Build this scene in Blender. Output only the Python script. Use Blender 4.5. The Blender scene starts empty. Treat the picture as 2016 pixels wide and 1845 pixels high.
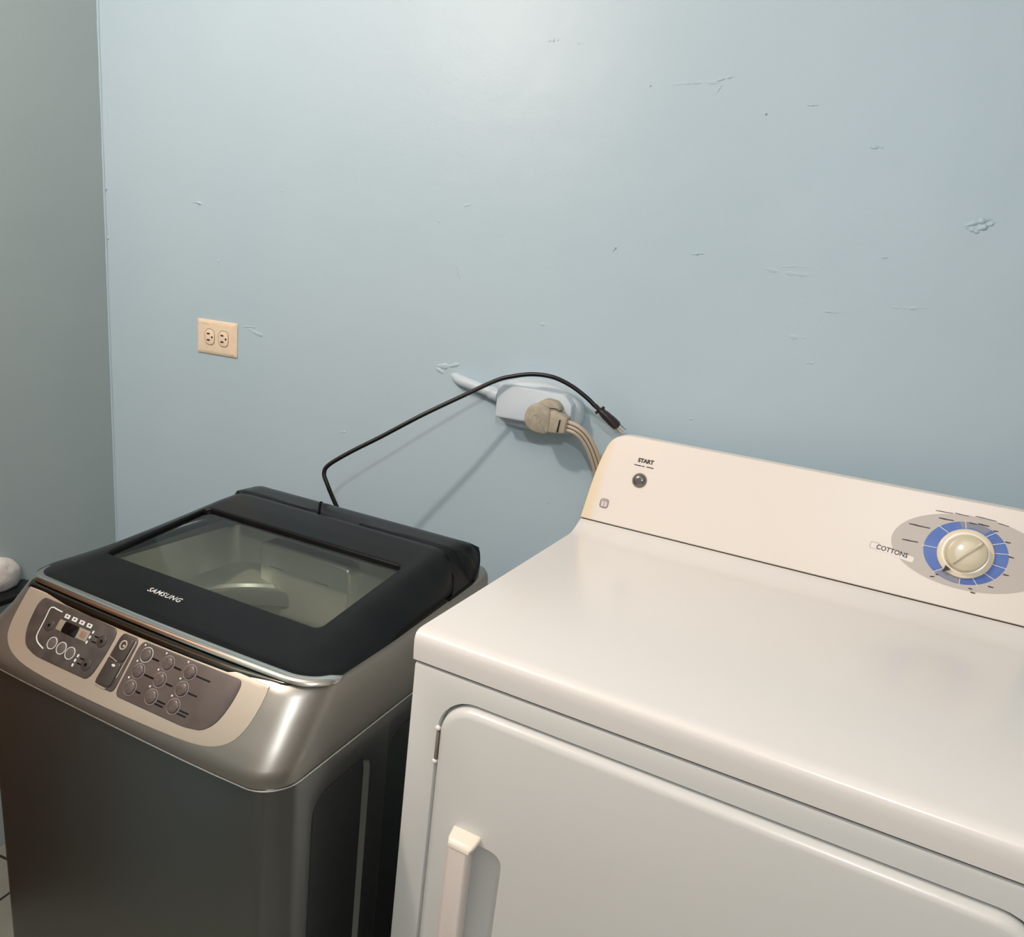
import bpy, bmesh, math, random
from mathutils import Vector, Matrix, noise
random.seed(7)
SC = bpy.context.scene
COL = SC.collection
PI = math.pi

# ------------------------------------------------------------------ camera
cam_d = bpy.data.cameras.new('camera')
cam = bpy.data.objects.new('camera', cam_d)
COL.objects.link(cam)
SC.camera = cam
YAW, PITCH, ROLL, FPX = 0.328616, 0.279466, 0.120831, 1415.81
cy_, sy_, cp_, sp_ = math.cos(YAW), math.sin(YAW), math.cos(PITCH), math.sin(PITCH)
fw = Vector((-sy_ * cp_, cy_ * cp_, -sp_))
rt = Vector((cy_, sy_, 0))
up = rt.cross(fw)
cr, sr = math.cos(ROLL), math.sin(ROLL)
r2 = rt * cr + up * sr
u2 = up * cr - rt * sr
m = Matrix.Identity(4)
for i in range(3):
    m[i][0] = r2[i]; m[i][1] = u2[i]; m[i][2] = -fw[i]
m[0][3], m[1][3], m[2][3] = 1.459823, -1.285006, 1.356017
cam.matrix_world = m
cam_d.sensor_fit = 'HORIZONTAL'
cam_d.sensor_width = 36.0
cam_d.lens = FPX / 2016 * 36.0
cam_d.shift_x = 9.344 / 2016
cam_d.shift_y = 75.526 / 2016
cam_d.clip_start = 0.02

# ------------------------------------------------------------------ world, lights, exposure
w = bpy.data.worlds.new('world')
SC.world = w
w.use_nodes = True
w.node_tree.nodes['Background'].inputs[0].default_value = (0.75, 0.85, 1.0, 1)
w.node_tree.nodes['Background'].inputs[1].default_value = 0.3
SC.view_settings.view_transform = 'Standard'
SC.view_settings.look = 'None'
SC.view_settings.gamma = 1.0
SC.view_settings.use_curve_mapping = False
SC.view_settings.exposure = -0.22

def point(name, loc, energy, color, radius):
    l = bpy.data.lights.new(name, 'POINT')
    l.energy = energy; l.color = color; l.shadow_soft_size = radius
    o = bpy.data.objects.new(name, l); o.location = loc
    COL.objects.link(o)
    return o

def area(name, loc, target, energy, color, sx, sy):
    l = bpy.data.lights.new(name, 'AREA')
    l.shape = 'RECTANGLE'; l.size = sx; l.size_y = sy
    l.energy = energy; l.color = color
    o = bpy.data.objects.new(name, l); o.location = loc
    o.rotation_euler = (Vector(target) - Vector(loc)).to_track_quat('-Z', 'Y').to_euler()
    COL.objects.link(o)
    return o

point('ceiling_bulb_left', (0.38, -1.26, 2.22), 54, (1.0, 0.815, 0.715), 0.04)
point('ceiling_bulb_right', (1.70, -2.10, 2.06), 38, (0.96, 0.96, 0.98), 0.03)

# ------------------------------------------------------------------ helpers
def mat(name, color, rough=0.5, metal=0.0, spec=0.5, coat=0.0, coat_rough=0.1, bump=None, vary=None, emis=None, aniso=0.0):
    """bump = (scale, strength, distance); vary = (scale, colour2, low, high)"""
    M = bpy.data.materials.new(name)
    M.use_nodes = True
    nt = M.node_tree
    b = nt.nodes['Principled BSDF']
    b.inputs['Base Color'].default_value = (*color, 1)
    b.inputs['Roughness'].default_value = rough
    b.inputs['Metallic'].default_value = metal
    b.inputs['Specular IOR Level'].default_value = spec
    b.inputs['Coat Weight'].default_value = coat
    b.inputs['Coat Roughness'].default_value = coat_rough
    b.inputs['Anisotropic'].default_value = aniso
    tc = nt.nodes.new('ShaderNodeTexCoord')
    if vary:
        n = nt.nodes.new('ShaderNodeTexNoise'); n.inputs['Scale'].default_value = vary[0]
        n.inputs['Detail'].default_value = 6
        nt.links.new(tc.outputs['Object'], n.inputs['Vector'])
        r = nt.nodes.new('ShaderNodeMapRange')
        r.inputs['From Min'].default_value = vary[2]; r.inputs['From Max'].default_value = vary[3]
        nt.links.new(n.outputs['Fac'], r.inputs['Value'])
        x = nt.nodes.new('ShaderNodeMix'); x.data_type = 'RGBA'
        x.inputs['A'].default_value = (*color, 1); x.inputs['B'].default_value = (*vary[1], 1)
        nt.links.new(r.outputs['Result'], x.inputs['Factor'])
        nt.links.new(x.outputs['Result'], b.inputs['Base Color'])
    if bump:
        n = nt.nodes.new('ShaderNodeTexNoise'); n.inputs['Scale'].default_value = bump[0]
        n.inputs['Detail'].default_value = 4
        nt.links.new(tc.outputs['Object'], n.inputs['Vector'])
        bp = nt.nodes.new('ShaderNodeBump'); bp.inputs['Strength'].default_value = bump[1]
        bp.inputs['Distance'].default_value = bump[2]
        nt.links.new(n.outputs['Fac'], bp.inputs['Height'])
        nt.links.new(bp.outputs['Normal'], b.inputs['Normal'])
    return M

def wall_mat(name, color, color2):
    M = mat(name, color, 0.42, spec=0.35)
    nt = M.node_tree; b = nt.nodes['Principled BSDF']
    tc = nt.nodes.new('ShaderNodeTexCoord')
    big = nt.nodes.new('ShaderNodeTexNoise'); big.inputs['Scale'].default_value = 1.7; big.inputs['Detail'].default_value = 3
    mid = nt.nodes.new('ShaderNodeTexNoise'); mid.inputs['Scale'].default_value = 9; mid.inputs['Detail'].default_value = 5
    fine = nt.nodes.new('ShaderNodeTexNoise'); fine.inputs['Scale'].default_value = 260; fine.inputs['Detail'].default_value = 3
    for n in (big, mid, fine): nt.links.new(tc.outputs['Object'], n.inputs['Vector'])
    x = nt.nodes.new('ShaderNodeMix'); x.data_type = 'RGBA'
    x.inputs['A'].default_value = (*color, 1); x.inputs['B'].default_value = (*color2, 1)
    r = nt.nodes.new('ShaderNodeMapRange'); r.inputs['From Min'].default_value = .35; r.inputs['From Max'].default_value = .65
    nt.links.new(big.outputs['Fac'], r.inputs['Value']); nt.links.new(r.outputs['Result'], x.inputs['Factor'])
    nt.links.new(x.outputs['Result'], b.inputs['Base Color'])
    b1 = nt.nodes.new('ShaderNodeBump'); b1.inputs['Strength'].default_value = .35; b1.inputs['Distance'].default_value = .006
    nt.links.new(mid.outputs['Fac'], b1.inputs['Height'])
    b2 = nt.nodes.new('ShaderNodeBump'); b2.inputs['Strength'].default_value = .12; b2.inputs['Distance'].default_value = .001
    nt.links.new(fine.outputs['Fac'], b2.inputs['Height']); nt.links.new(b1.outputs['Normal'], b2.inputs['Normal'])
    nt.links.new(b2.outputs['Normal'], b.inputs['Normal'])
    return M

def glass_mat(name, tint, gloss_rough=0.03):
    M = bpy.data.materials.new(name); M.use_nodes = True
    nt = M.node_tree; nt.nodes.clear()
    out = nt.nodes.new('ShaderNodeOutputMaterial')
    tr = nt.nodes.new('ShaderNodeBsdfTransparent'); tr.inputs[0].default_value = (*tint, 1)
    gl = nt.nodes.new('ShaderNodeBsdfGlossy'); gl.inputs['Roughness'].default_value = gloss_rough
    fr = nt.nodes.new('ShaderNodeFresnel'); fr.inputs['IOR'].default_value = 1.5
    ge = nt.nodes.new('ShaderNodeNewGeometry')
    iv = nt.nodes.new('ShaderNodeMath'); iv.operation = 'SUBTRACT'; iv.inputs[0].default_value = 1.0
    nt.links.new(ge.outputs['Backfacing'], iv.inputs[1])
    mu = nt.nodes.new('ShaderNodeMath'); mu.operation = 'MULTIPLY'
    nt.links.new(fr.outputs[0], mu.inputs[0]); nt.links.new(iv.outputs[0], mu.inputs[1])
    mx = nt.nodes.new('ShaderNodeMixShader')
    nt.links.new(mu.outputs[0], mx.inputs[0]); nt.links.new(tr.outputs[0], mx.inputs[1]); nt.links.new(gl.outputs[0], mx.inputs[2])
    nt.links.new(mx.outputs[0], out.inputs['Surface'])
    return M

def link(name, bm, material, parent=None, smooth=True, angle=35, kind=None, label=None):
    bmesh.ops.recalc_face_normals(bm, faces=bm.faces[:])
    me = bpy.data.meshes.new(name)
    bm.to_mesh(me); bm.free()
    if smooth:
        me.shade_smooth()
        me.set_sharp_from_angle(angle=math.radians(angle))
    o = bpy.data.objects.new(name, me)
    COL.objects.link(o)
    if material: me.materials.append(material)
    if parent: o.parent = parent
    if kind: o['kind'] = kind
    if label: o['label'] = label
    return o

def thing(name, label, cat, loc=(0, 0, 0), rz=0.0, group=None):
    o = bpy.data.objects.new(name, None); COL.objects.link(o)
    o.empty_display_size = 0.05
    o.location = loc; o.rotation_euler = (0, 0, rz)
    o['label'] = label; o['category'] = cat
    if group: o['group'] = group
    return o

def box(bm, x0, x1, y0, y1, z0, z1, bevel=0.0, seg=2):
    r = bmesh.ops.create_cube(bm, size=1.0)
    vs = r['verts']
    for v in vs:
        v.co = Vector(((x0 + x1) / 2 + v.co.x * (x1 - x0), (y0 + y1) / 2 + v.co.y * (y1 - y0), (z0 + z1) / 2 + v.co.z * (z1 - z0)))
    if bevel > 0:
        es = list({e for v in vs for e in v.link_edges})
        bmesh.ops.bevel(bm, geom=es, offset=bevel, segments=seg, affect='EDGES', profile=0.5)
    return bm

def newbox(*a, **k):
    return box(bmesh.new(), *a, **k)

def loft(bm, rings, cap0=True, cap1=True, closed=True):
    vr = [[bm.verts.new(p) for p in r] for r in rings]
    n = len(rings[0])
    for a, b in zip(vr, vr[1:]):
        for i in range(n if closed else n - 1):
            j = (i + 1) % n
            try: bm.faces.new((a[i], a[j], b[j], b[i]))
            except ValueError: pass
    if cap0: bm.faces.new(vr[0][::-1])
    if cap1: bm.faces.new(vr[-1])
    return vr

def tube(bm, pts, rad, n=12, caps=True, flat=None, twist=0.0):
    pts = [Vector(p) for p in pts]
    rings = []
    prev = None
    for i, p in enumerate(pts):
        t = (pts[min(i + 1, len(pts) - 1)] - pts[max(i - 1, 0)]).normalized()
        if prev is None:
            a = t.cross(Vector((0, 0, 1)))
            if a.length < 1e-3: a = t.cross(Vector((0, 1, 0)))
            a.normalize()
        else:
            a = (prev - t * prev.dot(t)).normalized()
        prev = a
        b = t.cross(a)
        r = rad[i] if isinstance(rad, (list, tuple)) else rad
        rb = r * (flat if flat else 1)
        rings.append([p + a * (r * math.cos(2 * PI * k / n)) + b * (rb * math.sin(2 * PI * k / n)) for k in range(n)])
    loft(bm, rings, caps, caps)
    return bm

def spline(pts, per=8):
    P = [Vector(p) for p in pts]
    P = [P[0] * 2 - P[1]] + P + [P[-1] * 2 - P[-2]]
    out = []
    for i in range(1, len(P) - 2):
        for k in range(per):
            t = k / per
            a, b, c, d = P[i - 1], P[i], P[i + 1], P[i + 2]
            out.append(0.5 * ((2 * b) + (c - a) * t + (2 * a - 5 * b + 4 * c - d) * t * t + (3 * b - a - 3 * c + d) * t ** 3))
    out.append(P[-2])
    return out

def rrect(x0, x1, y0, y1, rad, nc=8, ns=6):
    """rounded rectangle as 2-D points; rad = (front-left, front-right, back-right, back-left); same count every time"""
    fl, fr, br, bl = rad if isinstance(rad, (tuple, list)) else (rad,) * 4
    pts = []
    def corner(cx, cy, r, a0):
        for k in range(nc + 1):
            a = a0 + (PI / 2) * k / nc
            pts.append((cx + r * math.cos(a), cy + r * math.sin(a)))
    def side(a, b):
        for k in range(1, ns):
            t = k / ns
            pts.append((a[0] + (b[0] - a[0]) * t, a[1] + (b[1] - a[1]) * t))
    corner(x0 + fl, y0 + fl, fl, PI)
    side((x0 + fl, y0), (x1 - fr, y0))
    corner(x1 - fr, y0 + fr, fr, 1.5 * PI)
    side((x1, y0 + fr), (x1, y1 - br))
    corner(x1 - br, y1 - br, br, 0)
    side((x1 - br, y1), (x0 + bl, y1))
    corner(x0 + bl, y1 - bl, bl, PI / 2)
    side((x0, y1 - bl), (x0, y0 + fl))
    return pts

def chaikin(p, it=3, cut=0.25):
    for _ in range(it):
        q = []
        for i in range(len(p)):
            a, b = p[i], p[(i + 1) % len(p)]
            q.append(tuple(a[k] * (1 - cut) + b[k] * cut for k in range(2)))
            q.append(tuple(a[k] * cut + b[k] * (1 - cut) for k in range(2)))
        p = q
    return p

def roundpoly(p, r, n=5):
    """fillet every corner of a polygon with radius-like distance r"""
    out = []
    N = len(p)
    for i in range(N):
        a, b, c = Vector(p[i - 1]), Vector(p[i]), Vector(p[(i + 1) % N])
        la, lc = (a - b).length, (c - b).length
        rr = min(r, la * .48, lc * .48)
        s = b + (a - b) * (rr / la); e = b + (c - b) * (rr / lc)
        for k in range(n + 1):
            t = k / n
            out.append(tuple(s * (1 - t) ** 2 + b * 2 * t * (1 - t) + e * t * t))
    return out

def inset2(p, d):
    """move each vertex of a 2-D polygon inwards by d"""
    N = len(p)
    ar = sum(p[i][0] * p[(i + 1) % N][1] - p[(i + 1) % N][0] * p[i][1] for i in range(N))
    s = 1 if ar > 0 else -1
    out = []
    for i in range(N):
        a, b, c = Vector(p[i - 1]), Vector(p[i]), Vector(p[(i + 1) % N])
        t = (c - a)
        if t.length < 1e-9: out.append(tuple(b)); continue
        t.normalize()
        out.append((b.x - t.y * d * s, b.y + t.x * d * s))
    return out

def plate(bm, poly, mp, h0, h1, bev=0.0006, cap0=True):
    """prism of a 2-D polygon, mp(x, y, h) maps to 3-D, top edge bevelled"""
    rings = [[mp(x, y, h0) for x, y in poly]]
    if bev > 0:
        rings.append([mp(x, y, h1 - bev) for x, y in poly])
        q = inset2(poly, bev * .35)
        rings.append([mp(x, y, h1 - bev * .35) for x, y in q])
        q = inset2(poly, bev)
        rings.append([mp(x, y, h1) for x, y in q])
    else:
        rings.append([mp(x, y, h1) for x, y in poly])
    loft(bm, rings, cap0, True)
    return bm

def circle(cx, cy, r, n=24, ry=None, rot=0.0):
    ry = ry or r
    o = []
    for k in range(n):
        a = 2 * PI * k / n
        x, y = r * math.cos(a), ry * math.sin(a)
        o.append((cx + x * math.cos(rot) - y * math.sin(rot), cy + x * math.sin(rot) + y * math.cos(rot)))
    return o

def ringband(bm, outer, inner, mp, h0, h1):
    n = len(outer)
    loft(bm, [[mp(x, y, h0) for x, y in outer], [mp(x, y, h1) for x, y in outer],
              [mp(x, y, h1) for x, y in inner], [mp(x, y, h0) for x, y in inner],
              [mp(x, y, h0) for x, y in outer]], False, False)
    bmesh.ops.remove_doubles(bm, verts=bm.verts[:], dist=1e-6)
    return bm

def text_bm(txt, size, mp, depth=0.0004, spacing=1.0, shear=0.0, bold=0.0, center=True, sx=1.0):
    cu = bpy.data.curves.new('lettering_source', 'FONT')
    cu.body = txt; cu.size = size; cu.extrude = 0.5
    cu.space_character = spacing; cu.shear = shear; cu.offset = bold
    cu.resolution_u = 3
    if center: cu.align_x = 'CENTER'; cu.align_y = 'CENTER'
    o = bpy.data.objects.new('lettering_source', cu); COL.objects.link(o)
    dg = bpy.context.evaluated_depsgraph_get()
    me = bpy.data.meshes.new_from_object(o.evaluated_get(dg))
    bm = bmesh.new(); bm.from_mesh(me)
    bpy.data.objects.remove(o); bpy.data.curves.remove(cu); bpy.data.meshes.remove(me)
    for v in bm.verts:
        v.co = Vector(mp(v.co.x * sx, v.co.y, depth if v.co.z > 0 else -0.0003))
    return bm

def boolean(o, cutter_bm):
    me = bpy.data.meshes.new('cutter'); bmesh.ops.recalc_face_normals(cutter_bm, faces=cutter_bm.faces[:]); cutter_bm.to_mesh(me); cutter_bm.free()
    c = bpy.data.objects.new('cutter', me); COL.objects.link(c)
    if o.parent: c.parent = o.parent
    md = o.modifiers.new('cut', 'BOOLEAN'); md.object = c; md.operation = 'DIFFERENCE'; md.solver = 'EXACT'
    bpy.context.view_layer.update()
    dg = bpy.context.evaluated_depsgraph_get()
    nm = bpy.data.meshes.new_from_object(o.evaluated_get(dg))
    old = o.data
    o.modifiers.clear(); o.data = nm; nm.name = old.name
    bpy.data.objects.remove(c)
    nm.shade_smooth(); nm.set_sharp_from_angle(angle=math.radians(35))

# ------------------------------------------------------------------ materials
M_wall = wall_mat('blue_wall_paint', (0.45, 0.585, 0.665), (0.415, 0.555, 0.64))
M_walll = wall_mat('blue_wall_darker_left', (0.40, 0.475, 0.48), (0.375, 0.45, 0.46))  # left wall: darker, greyer copy of the back wall colour
M_far = mat('tan_paint', (0.34, 0.31, 0.28), 0.7)
M_ceil = mat('ceiling_paint', (0.75, 0.74, 0.70), 0.8)
M_tile = mat('floor_tile', (0.27, 0.27, 0.235), 0.35, vary=(6, (0.21, 0.21, 0.18), .4, .65))
M_grout = mat('floor_grout', (0.02, 0.015, 0.012), 0.9)
M_wood = mat('door_wood', (0.22, 0.10, 0.035), 0.5, vary=(9, (0.13, 0.055, 0.02), .4, .6))
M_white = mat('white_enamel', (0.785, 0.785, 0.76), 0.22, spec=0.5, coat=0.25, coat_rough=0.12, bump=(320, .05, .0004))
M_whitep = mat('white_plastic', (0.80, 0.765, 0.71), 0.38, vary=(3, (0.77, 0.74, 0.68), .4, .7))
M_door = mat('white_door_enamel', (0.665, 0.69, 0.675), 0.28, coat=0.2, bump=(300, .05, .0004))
M_handle = mat('white_handle_plastic', (0.78, 0.72, 0.68), 0.35)
M_hcap = mat('cream_handle_plastic', (0.85, 0.79, 0.68), 0.35)
M_gapshade = mat('dark_gap_and_shade', (0.018, 0.014, 0.010), 0.8)
M_print = mat('dark_print', (0.035, 0.032, 0.035), 0.6)
M_greyp = mat('grey_print', (0.53, 0.505, 0.47), 0.45)
M_blue = mat('blue_print', (0.055, 0.13, 0.47), 0.5, vary=(14, (0.10, 0.20, 0.54), .4, .6))
M_bluegrey = mat('slate_print', (0.24, 0.27, 0.36), 0.5)
M_cream = mat('cream_plastic', (0.78, 0.71, 0.56), 0.25, coat=0.3)
M_knob = mat('yellowed_clear_plastic', (0.62, 0.58, 0.42), 0.3, coat=0.6, coat_rough=0.05)
M_chromeb = mat('grey_glossy_button', (0.10, 0.095, 0.09), 0.10, spec=0.8, coat=1.0, coat_rough=0.03)
M_badge = mat('badge_grey', (0.30, 0.27, 0.28), 0.4)
M_badgel = mat('badge_light', (0.66, 0.60, 0.63), 0.4)
M_black = mat('black_lid_plastic', (0.0035, 0.004, 0.0045), 0.27, spec=0.22, vary=(26, (0.007, 0.007, 0.007), .45, .75))
M_blackm = mat('black_rubber', (0.006, 0.006, 0.007), 0.35, spec=0.4)
M_chrome = mat('chrome_trim', (0.62, 0.62, 0.58), 0.16, metal=1.0)
M_frame = mat('champagne_silver_paint', (0.38, 0.375, 0.345), 0.37, metal=0.9, bump=(500, .04, .0003))
M_surr = mat('champagne_console_paint', (0.66, 0.60, 0.50), 0.42, metal=0.65)
M_steel = mat('dark_stainless', (0.20, 0.213, 0.212), 0.30, metal=0.95, aniso=0.4)
M_panel = mat('charcoal_control_panel', (0.075, 0.066, 0.060), 0.35, vary=(60, (0.055, 0.047, 0.043), .4, .6))
M_panel2 = mat('charcoal_control_panel_right', (0.105, 0.090, 0.083), 0.38, vary=(40, (0.09, 0.075, 0.07), .4, .6))
M_button = mat('grey_button', (0.125, 0.105, 0.095), 0.3, vary=(300, (0.085, 0.07, 0.065), .4, .6))
M_btnd = mat('dark_button', (0.05, 0.043, 0.04), 0.3)
M_lightp = mat('pale_print', (0.62, 0.66, 0.66), 0.5)
M_displ = mat('display_black', (0.003, 0.003, 0.003), 0.12)
M_dispf = mat('display_bezel', (0.27, 0.25, 0.19), 0.3)
M_dispp = mat('display_pink', (0.26, 0.17, 0.14), 0.3)
M_tub = mat('tub_grey_plastic', (0.62, 0.63, 0.57), 0.27, metal=0.45, spec=0.7, coat=0.4, coat_rough=0.15)
M_basket = mat('basket_steel', (0.55, 0.55, 0.50), 0.28, metal=1.0)
M_ring = mat('balance_ring', (0.20, 0.205, 0.185), 0.4)
M_glass = glass_mat('lid_glass', (0.90, 0.92, 0.88))
M_ivory = mat('ivory_plate', (0.83, 0.70, 0.53), 0.4, vary=(70, (0.78, 0.66, 0.50), .4, .7))
M_dirt = mat('brown_slot', (0.03, 0.016, 0.006), 0.7)
M_grime = mat('plate_grime', (0.42, 0.35, 0.25), 0.8)
M_boxp = wall_mat('painted_box', (0.55, 0.65, 0.72), (0.53, 0.63, 0.70))
M_plug = mat('beige_plug', (0.40, 0.37, 0.29), 0.6, bump=(160, .5, .0012), vary=(80, (0.33, 0.31, 0.25), .4, .6))
M_cablel = mat('beige_cable', (0.50, 0.44, 0.36), 0.5)
M_cabled = mat('brown_cable_groove', (0.07, 0.045, 0.03), 0.6)
M_prong = mat('brass_prong', (0.62, 0.56, 0.45), 0.35, metal=1.0)
M_plugb = mat('brown_black_plug', (0.022, 0.014, 0.014), 0.4)
M_cloth = mat('white_towel', (0.72, 0.68, 0.64), 0.9, bump=(240, .7, .002), vary=(25, (0.60, 0.52, 0.50), .45, .7))

# ------------------------------------------------------------------ room shell
RX, RY, RZ = 2.7, -3.0, 2.5
def struct(name, bm, material, **k):
    o = link(name, bm, material, **k); o['kind'] = 'structure'; return o
struct('wall_back', newbox(-0.1, RX + .1, 0.0, 0.1, -0.05, RZ), M_wall, smooth=False)
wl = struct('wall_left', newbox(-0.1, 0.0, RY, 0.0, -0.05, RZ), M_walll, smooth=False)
struct('wall_right', newbox(RX, RX + .1, RY, 0.0, -0.05, RZ), M_far, smooth=False)
struct('wall_front', newbox(-0.1, RX + .1, RY - .1, RY, -0.05, RZ), M_far, smooth=False)
struct('ceiling', newbox(-0.1, RX + .1, RY - .1, 0.1, RZ, RZ + .1), M_ceil, smooth=False)
fl = struct('floor', newbox(-0.1, RX + .1, RY - .1, 0.1, -0.1, -0.004), M_grout, smooth=False)

# floor tiles: rows parallel to the walls, joints open between them
TS, GX, GY = 0.30, 0.140 - 0.30, -0.367
tile_mesh = None
rest = bmesh.new()
ix = 0
for i in range(-1, 10):
    for j in range(-9, 3):
        x0 = GX + i * TS; y0 = GY + j * TS
        a, b = max(x0 + .003, 0.001), min(x0 + TS - .003, RX - .001)
        c, d = max(y0 + .003, RY + .001), min(y0 + TS - .003, -.001)
        if b - a < .02 or d - c < .02: continue
        if a < 0.35 and c > -1.0:
            t = link('floor_tile', newbox(a, b, c, d, -.0045, 0.0, bevel=.0015, seg=1), M_tile, parent=fl)
        else:
            box(rest, a, b, c, d, -.0045, 0.0)
link('tile_field', rest, M_tile, parent=fl, smooth=False, kind='stuff')

# unseen wooden door added in the left wall for a brown reflection on the washer
dr = struct('reflection_door_1', newbox(-0.001, 0.03, -1.42, -0.66, 0.002, 2.02, bevel=.003), M_wood)
for z0, z1 in ((.18, .90), (1.05, 1.85)):
    for y0, y1 in ((-1.35, -1.08), (-1.00, -.73)):
        link('reflection_door_panel', newbox(.028, .037, y0, y1, z0, z1, bevel=.006), M_wood, parent=dr)

# painted caulk bead in the corner of the walls
bm = bmesh.new()
pts = []
rads = []
for k in range(260):
    z = 0.0 + 2.5 * k / 259
    jit = noise.noise(Vector((0, 0, z * 9))) * .0012
    pts.append((0.001 + jit, -0.001 - jit * .5, z)); rads.append(.0022 + .0011 * abs(noise.noise(Vector((3, 0, z * 22)))))
tube(bm, pts, rads, n=6)
struct('trim_1', bm, M_wall)

# plaster ridges, nicks and scrapes that stand out of the painted wall
wb = bpy.data.objects['wall_back']
def ridge(x, z, L, ang, h=.0012, wd=.006, bend=.2, seed=0):
    bm = bmesh.new()
    n, rings = 18, []
    for i in range(n + 1):
        t = i / n - .5
        cx = x + math.cos(ang) * L * t; cz = z + math.sin(ang) * L * t + bend * L * (t * t - .08)
        s = max(0.02, math.cos(t * PI)) * (0.6 + .6 * noise.noise(Vector((seed * 3.1, i * .45, 0))))
        s = max(.05, s)
        ring = []
        for k in range(7):
            a = PI * k / 6
            q = math.cos(a) * wd * .5 * s
            ring.append((cx - math.sin(ang) * q, 0.0004 - h * s * math.sin(a), cz + math.cos(ang) * q))
        rings.append(ring)
    loft(bm, rings, False, False, closed=False)
    return link('plaster_ridge', bm, M_wall, parent=wb, angle=80)
RD = [(1.255, 1.716, .12, .05, .0010, .010), (1.2913, 1.722, .05, .25, .0016, .006), (1.286, 1.708, .02, 1.0, .0016, .005),
      (1.688, 1.542, .045, .35, .0030, .014), (1.700, 1.538, .030, .5, .0030, .012), (1.684, 1.531, .03, -.3, .0022, .010),
      (0.260, 1.473, .035, -.12, .0020, .007), (.3138, 1.361, .03, 1.2, .0012, .012), (.8672, 1.398, .05, -1.15, .0016, .006),
      (.8224, 1.478, .018, -.8, .0018, .006), (.8757, 1.510, .02, .3, .0016, .006), (1.1585, 1.4595, .012, .9, .0022, .007),
      (1.2999, 1.464, .03, .15, .0018, .006), (1.4429, 1.449, .11, -.05, .0010, .012), (1.455, 1.458, .07, .08, .0010, .007), (1.5295, 1.635, .03, .02, .0014, .008),
      (1.5233, 1.396, .045, .02, .0014, .006), (1.6279, 1.415, .07, .1, .0010, .009), (1.4285, 1.689, .02, .0, .0018, .006),
      (1.3636, 1.675, .006, .6, .0022, .006), (.4154, 1.226, .06, -.25, .0016, .014), (.395, 1.235, .05, .1, .0014, .008), (.8646, 1.219, .06, .15, .0018, .016),
      (.850, 1.208, .03, -.4, .0022, .012), (.88, 1.222, .035, .35, .0020, .010), (1.0038, 1.775, .03, .1, .0010, .008), (1.0484, 1.771, .03, -.1, .0010, .008),
      (1.4755, 1.352, .06, .05, .0008, .010), (1.1769, 1.71, .008, 1.1, .0016, .005), (1.337, 1.194, .02, 0, .0012, .006), (1.507, 1.314, .02, 0, .0012, .007),
      (.4703, 1.5086, .006, 0, .0016, .005), (1.104, .992, .009, 0, .0014, .005), (1.576, 1.483, .02, 0, .0012, .006), (.02, 1.62, .10, 1.5, .0008, .012),
      (.006, 1.4847, .012, 1.2, .0030, .008), (.007, 1.383, .010, .8, .0028, .007), (.64, 1.05, .03, .2, .0010, .008), (.23, .93, .04, 1.0, .0008, .012), (1.05, 1.32, .04, .1, .0008, .01)]
for i, (x, z, L, a, h, wd) in enumerate(RD):
    ridge(x, z, L, a, h * 1.45, wd, seed=i, bend=random.uniform(-.25, .25))

# ------------------------------------------------------------------ wall outlet
t = thing('wall_outlet', 'ivory double outlet plate on the blue wall above the washing machine', 'outlet', (0.3137, 0, 1.2020))
PWD, PHD = .107, .0727
def mp_wall(x, z, h): return (x, -h, z)
rings = []
P0 = rrect(-PWD / 2, PWD / 2, -PHD / 2, PHD / 2, .003, 4, 4)
bm = bmesh.new()
loft(bm, [[(x, 0.0005, z) for x, z in P0], [(x, -.0025, z) for x, z in P0], [(x, -.0048, z) for x, z in rrect(-PWD / 2 + .0035, PWD / 2 - .0035, -PHD / 2 + .0035, PHD / 2 - .0035, .002, 4, 4)], [(x, -.0055, z) for x, z in rrect(-PWD / 2 + .008, PWD / 2 - .008, -PHD / 2 + .008, PHD / 2 - .008, .001, 4, 4)]])
link('cover_plate', bm, M_ivory, parent=t)
for cx in (-.0175, .0195):
    f = bmesh.new()
    o_ = roundpoly([(cx - .0125, -.010), (cx - .0125, .010), (cx - .006, .0165), (cx + .007, .0165), (cx + .0125, .010), (cx + .0125, -.010), (cx + .007, -.0165), (cx - .006, -.0165)], .005)
    ringband(f, inset2(o_, -.0009), o_, mp_wall, .005, .00565)
    g = link('receptacle_groove', f, M_dirt, parent=t)
    f = bmesh.new(); plate(f, o_, mp_wall, .004, .0066, .0008)
    rc = link('receptacle', f, M_ivory, parent=t)
    for (sx, sz, hw, hh) in ((-.003, .0068, .0040, .0017), (-.003, -.0068, .0042, .0017)):
        f = bmesh.new(); plate(f, roundpoly([(cx + sx - hw, sz - hh), (cx + sx + hw, sz - hh), (cx + sx + hw, sz + hh), (cx + sx - hw, sz + hh)], .0012), mp_wall, .0055, .0068, 0)
        link('slot', f, M_dirt, parent=rc)
    f = bmesh.new(); plate(f, circle(cx + .0068, 0, .0024, 12), mp_wall, .0055, .0068, 0)
    link('ground_hole', f, M_dirt, parent=rc)
for (x, z, L, a) in ((-.03, .027, .03, -.05), (-.045, .0305, .01, 0), (.047, .0285, .012, .8), (.049, .018, .02, 1.5), (0.005, -.031, .05, -.02), (.042, -.033, .006, 0)):
    f = bmesh.new(); plate(f, [(x + math.cos(a) * L * u * .5 - math.sin(a) * v, z + math.sin(a) * L * u * .5 + math.cos(a) * v) for u, v in ((-1, 0), (-.4, -.0005), (.5, -.0004), (1, 0), (.4, .0006), (-.5, .0005))], mp_wall, .003, .0056 if abs(z) < .03 and abs(x) < .045 else .0049, 0)
    link('grime_streak', f, M_grime, parent=t)

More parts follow.
